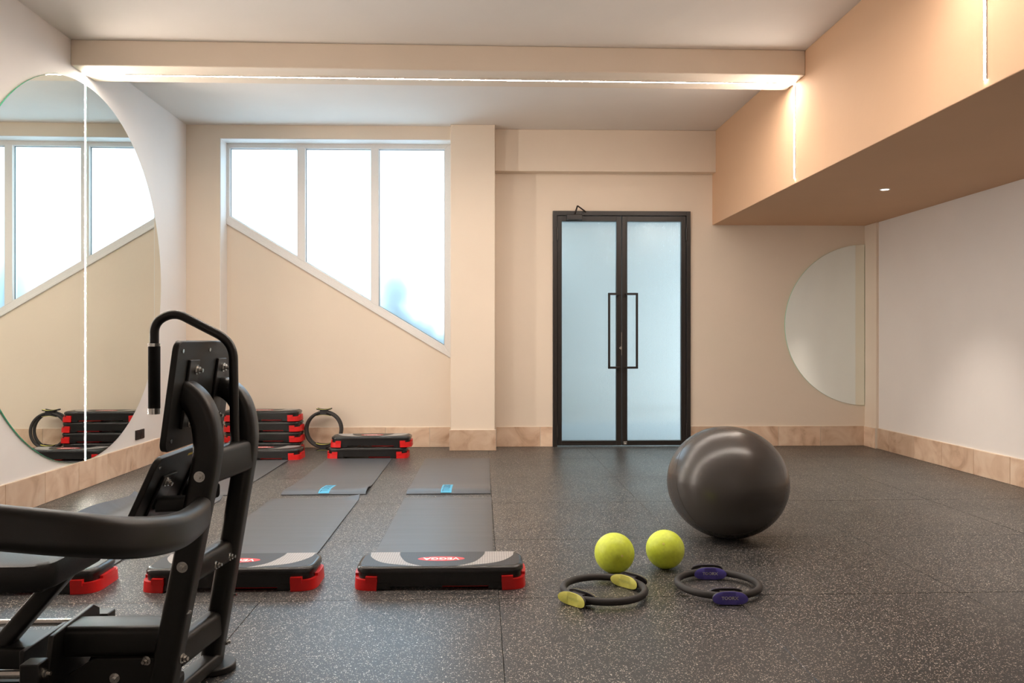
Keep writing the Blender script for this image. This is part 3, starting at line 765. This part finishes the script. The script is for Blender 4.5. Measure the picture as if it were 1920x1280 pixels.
for a in (-.125, .125):
    br = MM(); 
    for (b0, b1) in ((-.10, .105),): 
        c0, c1 = P_(a-.04, b0, .001), P_(a+.04, b1, .010)
        br.add([P_(a-.04, b0, .0), P_(a+.04, b0, .0), P_(a+.04, b1, 0), P_(a-.04, b1, 0), P_(a-.04, b0, .008), P_(a+.04, b0, .008), P_(a+.04, b1, .008), P_(a-.04, b1, .008)],
               [(0,3,2,1),(4,5,6,7),(0,1,5,4),(1,2,6,5),(2,3,7,6),(3,0,4,7)])
    bo = br.build('mount_bracket', 'black_coat', up, bevel=.002)
    for b in (.075, -.085): bolt(P_(a+.015, b, .008), n_, .011, up)
lo_, Q_, ln_ = plate('lower_plate', .49, -1.020, .752, -.902, 2.29, 2.80)
for a, b in ((-.235, .118), (.225, .115)):
    q = Q_(a, b, .001); MM().cyl(q, q+ln_*.004, .006, 12).build('screw', 'zinc', lo_)
for a in (-.12, .12):
    MM().add([Q_(a-.05, -.08, .0), Q_(a+.05, -.08, .0), Q_(a+.05, .08, 0), Q_(a-.05, .08, 0), Q_(a-.05, -.08, .008), Q_(a+.05, -.08, .008), Q_(a+.05, .08, .008), Q_(a-.05, .08, .008)],
             [(0,3,2,1),(4,5,6,7),(0,1,5,4),(1,2,6,5),(2,3,7,6),(3,0,4,7)]).build('mount_bracket', 'black_coat', lo_, bevel=.002)
    bolt(Q_(a-.02, .06, .008), ln_, .011, lo_)
    MM().sweep([Q_(a, -.02, .004), (-.86, 2.545+a*.8, .60)], rrect(.045, .045, .012, 4)).build('plate_arm', 'black_coat', smooth=40)
st = Q_(-.10, .129, .0012); MM().add([Q_(-.02, .122, .001), Q_(.03, .122, .001), Q_(.03, .130, .001), Q_(-.02, .130, .001)], [(0, 1, 2, 3)]).build('warning_sticker', 'sticker', lo_, smooth=None)
# grab handle
hp = fillet([(-.793, 2.62, .745), (-.799, 2.62, 1.085), (-.985, 2.62, 1.182), (-1.050, 2.62, 1.150), (-1.050, 2.62, .855)], [.055, .05, .05], 10)
hd = MM().sweep(hp, circ(.0145, 16), up=(0, 1, 0)).build('grab_handle', 'black_coat', smooth=60)
MM().cyl((-1.050, 2.62, 1.072), (-1.050, 2.62, .872), .0185, 20).build('foam_grip', 'foam', hd)
MM().cyl((-1.050, 2.62, 1.071), (-1.050, 2.62, 1.081), .0195, 20).build('grip_collar', 'chrome', hd)
MM().cyl((-1.050, 2.62, .872), (-1.050, 2.62, .853), .0192, 20).build('grip_end_cap', 'chrome', hd)
MM().cyl((-.793, 2.62, .752), (-.793, 2.62, .764), .020, 18).build('handle_flange', 'black_coat', hd)
# curved guard bar swinging out towards the left edge
gp = catmull([(-.86, 2.45, .588), (-.812, 2.36, .590), (-.765, 2.14, .606), (-.735, 1.93, .632), (-.755, 1.77, .660), (-.825, 1.675, .690), (-.93, 1.635, .712), (-1.10, 1.62, .735), (-1.40, 1.62, .76)], 10)
MM().sweep(gp, rrect(.055, .090, .026, 6)).build('guard_bar', 'black_coat', smooth=50)
bolt((-.845+.0, YA-.037, .300), (0, -1, 0), .004)
# seat, carriage, rails
sp = rrect(.36, .36, .06, 8)
MM().add([(-1.335+a*k, 2.36+b*k, z) for z, k in ((.418, .97), (.425, 1.0), (.470, 1.0), (.484, .97), (.488, .90)) for a, b in sp],
   [[i for i in range(len(sp))][::-1], [4*len(sp)+i for i in range(len(sp))]]+[(k*len(sp)+i, k*len(sp)+(i+1) % len(sp), (k+1)*len(sp)+(i+1) % len(sp), (k+1)*len(sp)+i) for k in range(4) for i in range(len(sp))]).build('seat_cushion', 'leather', smooth=50)
MM().box((-1.48, 2.22, .404), (-1.19, 2.50, .420)).build('seat_board', 'black_matte', bevel=.004)
MM().sweep([(-1.22, 2.40, .41), (-1.40, 2.40, .20)], rrect(.06, .05, .012, 4)).build('seat_post', 'black_coat', smooth=40)
MM().sweep([(-1.12, 2.62, .50), (-1.04, 2.62, .405)], rrect(.03, .02, .006, 4)).build('seat_stop', 'black_coat', smooth=40)
MM().sweep([(-1.215, 2.44, .205), (-.90, 2.44, .205)], rrect(.12, .09, .02, 5)).build('base_beam', 'black_coat', smooth=40)
MM().prism([(2.28, .09), (2.60, .09), (2.60, .240), (2.56, .262), (2.32, .250)], 'x', -1.226, -1.212).build('end_plate', 'black_coat', bevel=.003)
for y in (2.237, 2.644):
    MM().cyl((-2.0, y, .178), (-1.215, y, .178), .0125, 18).build('guide_rod', 'chrome')
    MM().box((-1.245, y-.028, .135), (-1.195, y+.028, .212)).build('rod_clamp', 'black_coat', bevel=.004)
    bolt((-1.195, y, .178), (1, 0, 0), .010)
MM().box((-1.60, 2.35, .140), (-1.30, 2.51, .205)).build('carriage', 'black_coat', bevel=.008)
MM().box((-1.302, 2.31, .09), (-1.288, 2.55, .212)).build('carriage_plate', 'black_coat', bevel=.003)
MM().prism([(-1.19, .125), (-1.21, .085), (-1.10, .06), (-1.05, .0), (-.93, .0), (-.93, .165), (-1.12, .165)], 'y', 2.365, 2.385).build('gusset_plate', 'black_coat', bevel=.002)
MM().prism([(-1.19, .125), (-1.21, .085), (-1.10, .06), (-1.05, .0), (-.93, .0), (-.93, .165), (-1.12, .165)], 'y', 2.495, 2.515).build('gusset_plate', 'black_coat', bevel=.002)
bolt((-1.06, 2.365, .11), (0, -1, 0), .011)
MM().box((-2.0, 2.40, .03), (-.90, 2.48, .085)).build('floor_rail', 'black_coat', bevel=.010)
for y in (2.30, 2.69):
    MM().cyl((-.885, y, 0), (-.885, y, .022), .072, 28).build('foot_pad', 'black_coat', bevel=.004)
MM().sweep([(-.94, 2.30, .035), (-.885, 2.69, .035)], rrect(.06, .045, .012, 4)).build('foot_bar', 'black_coat', smooth=40)
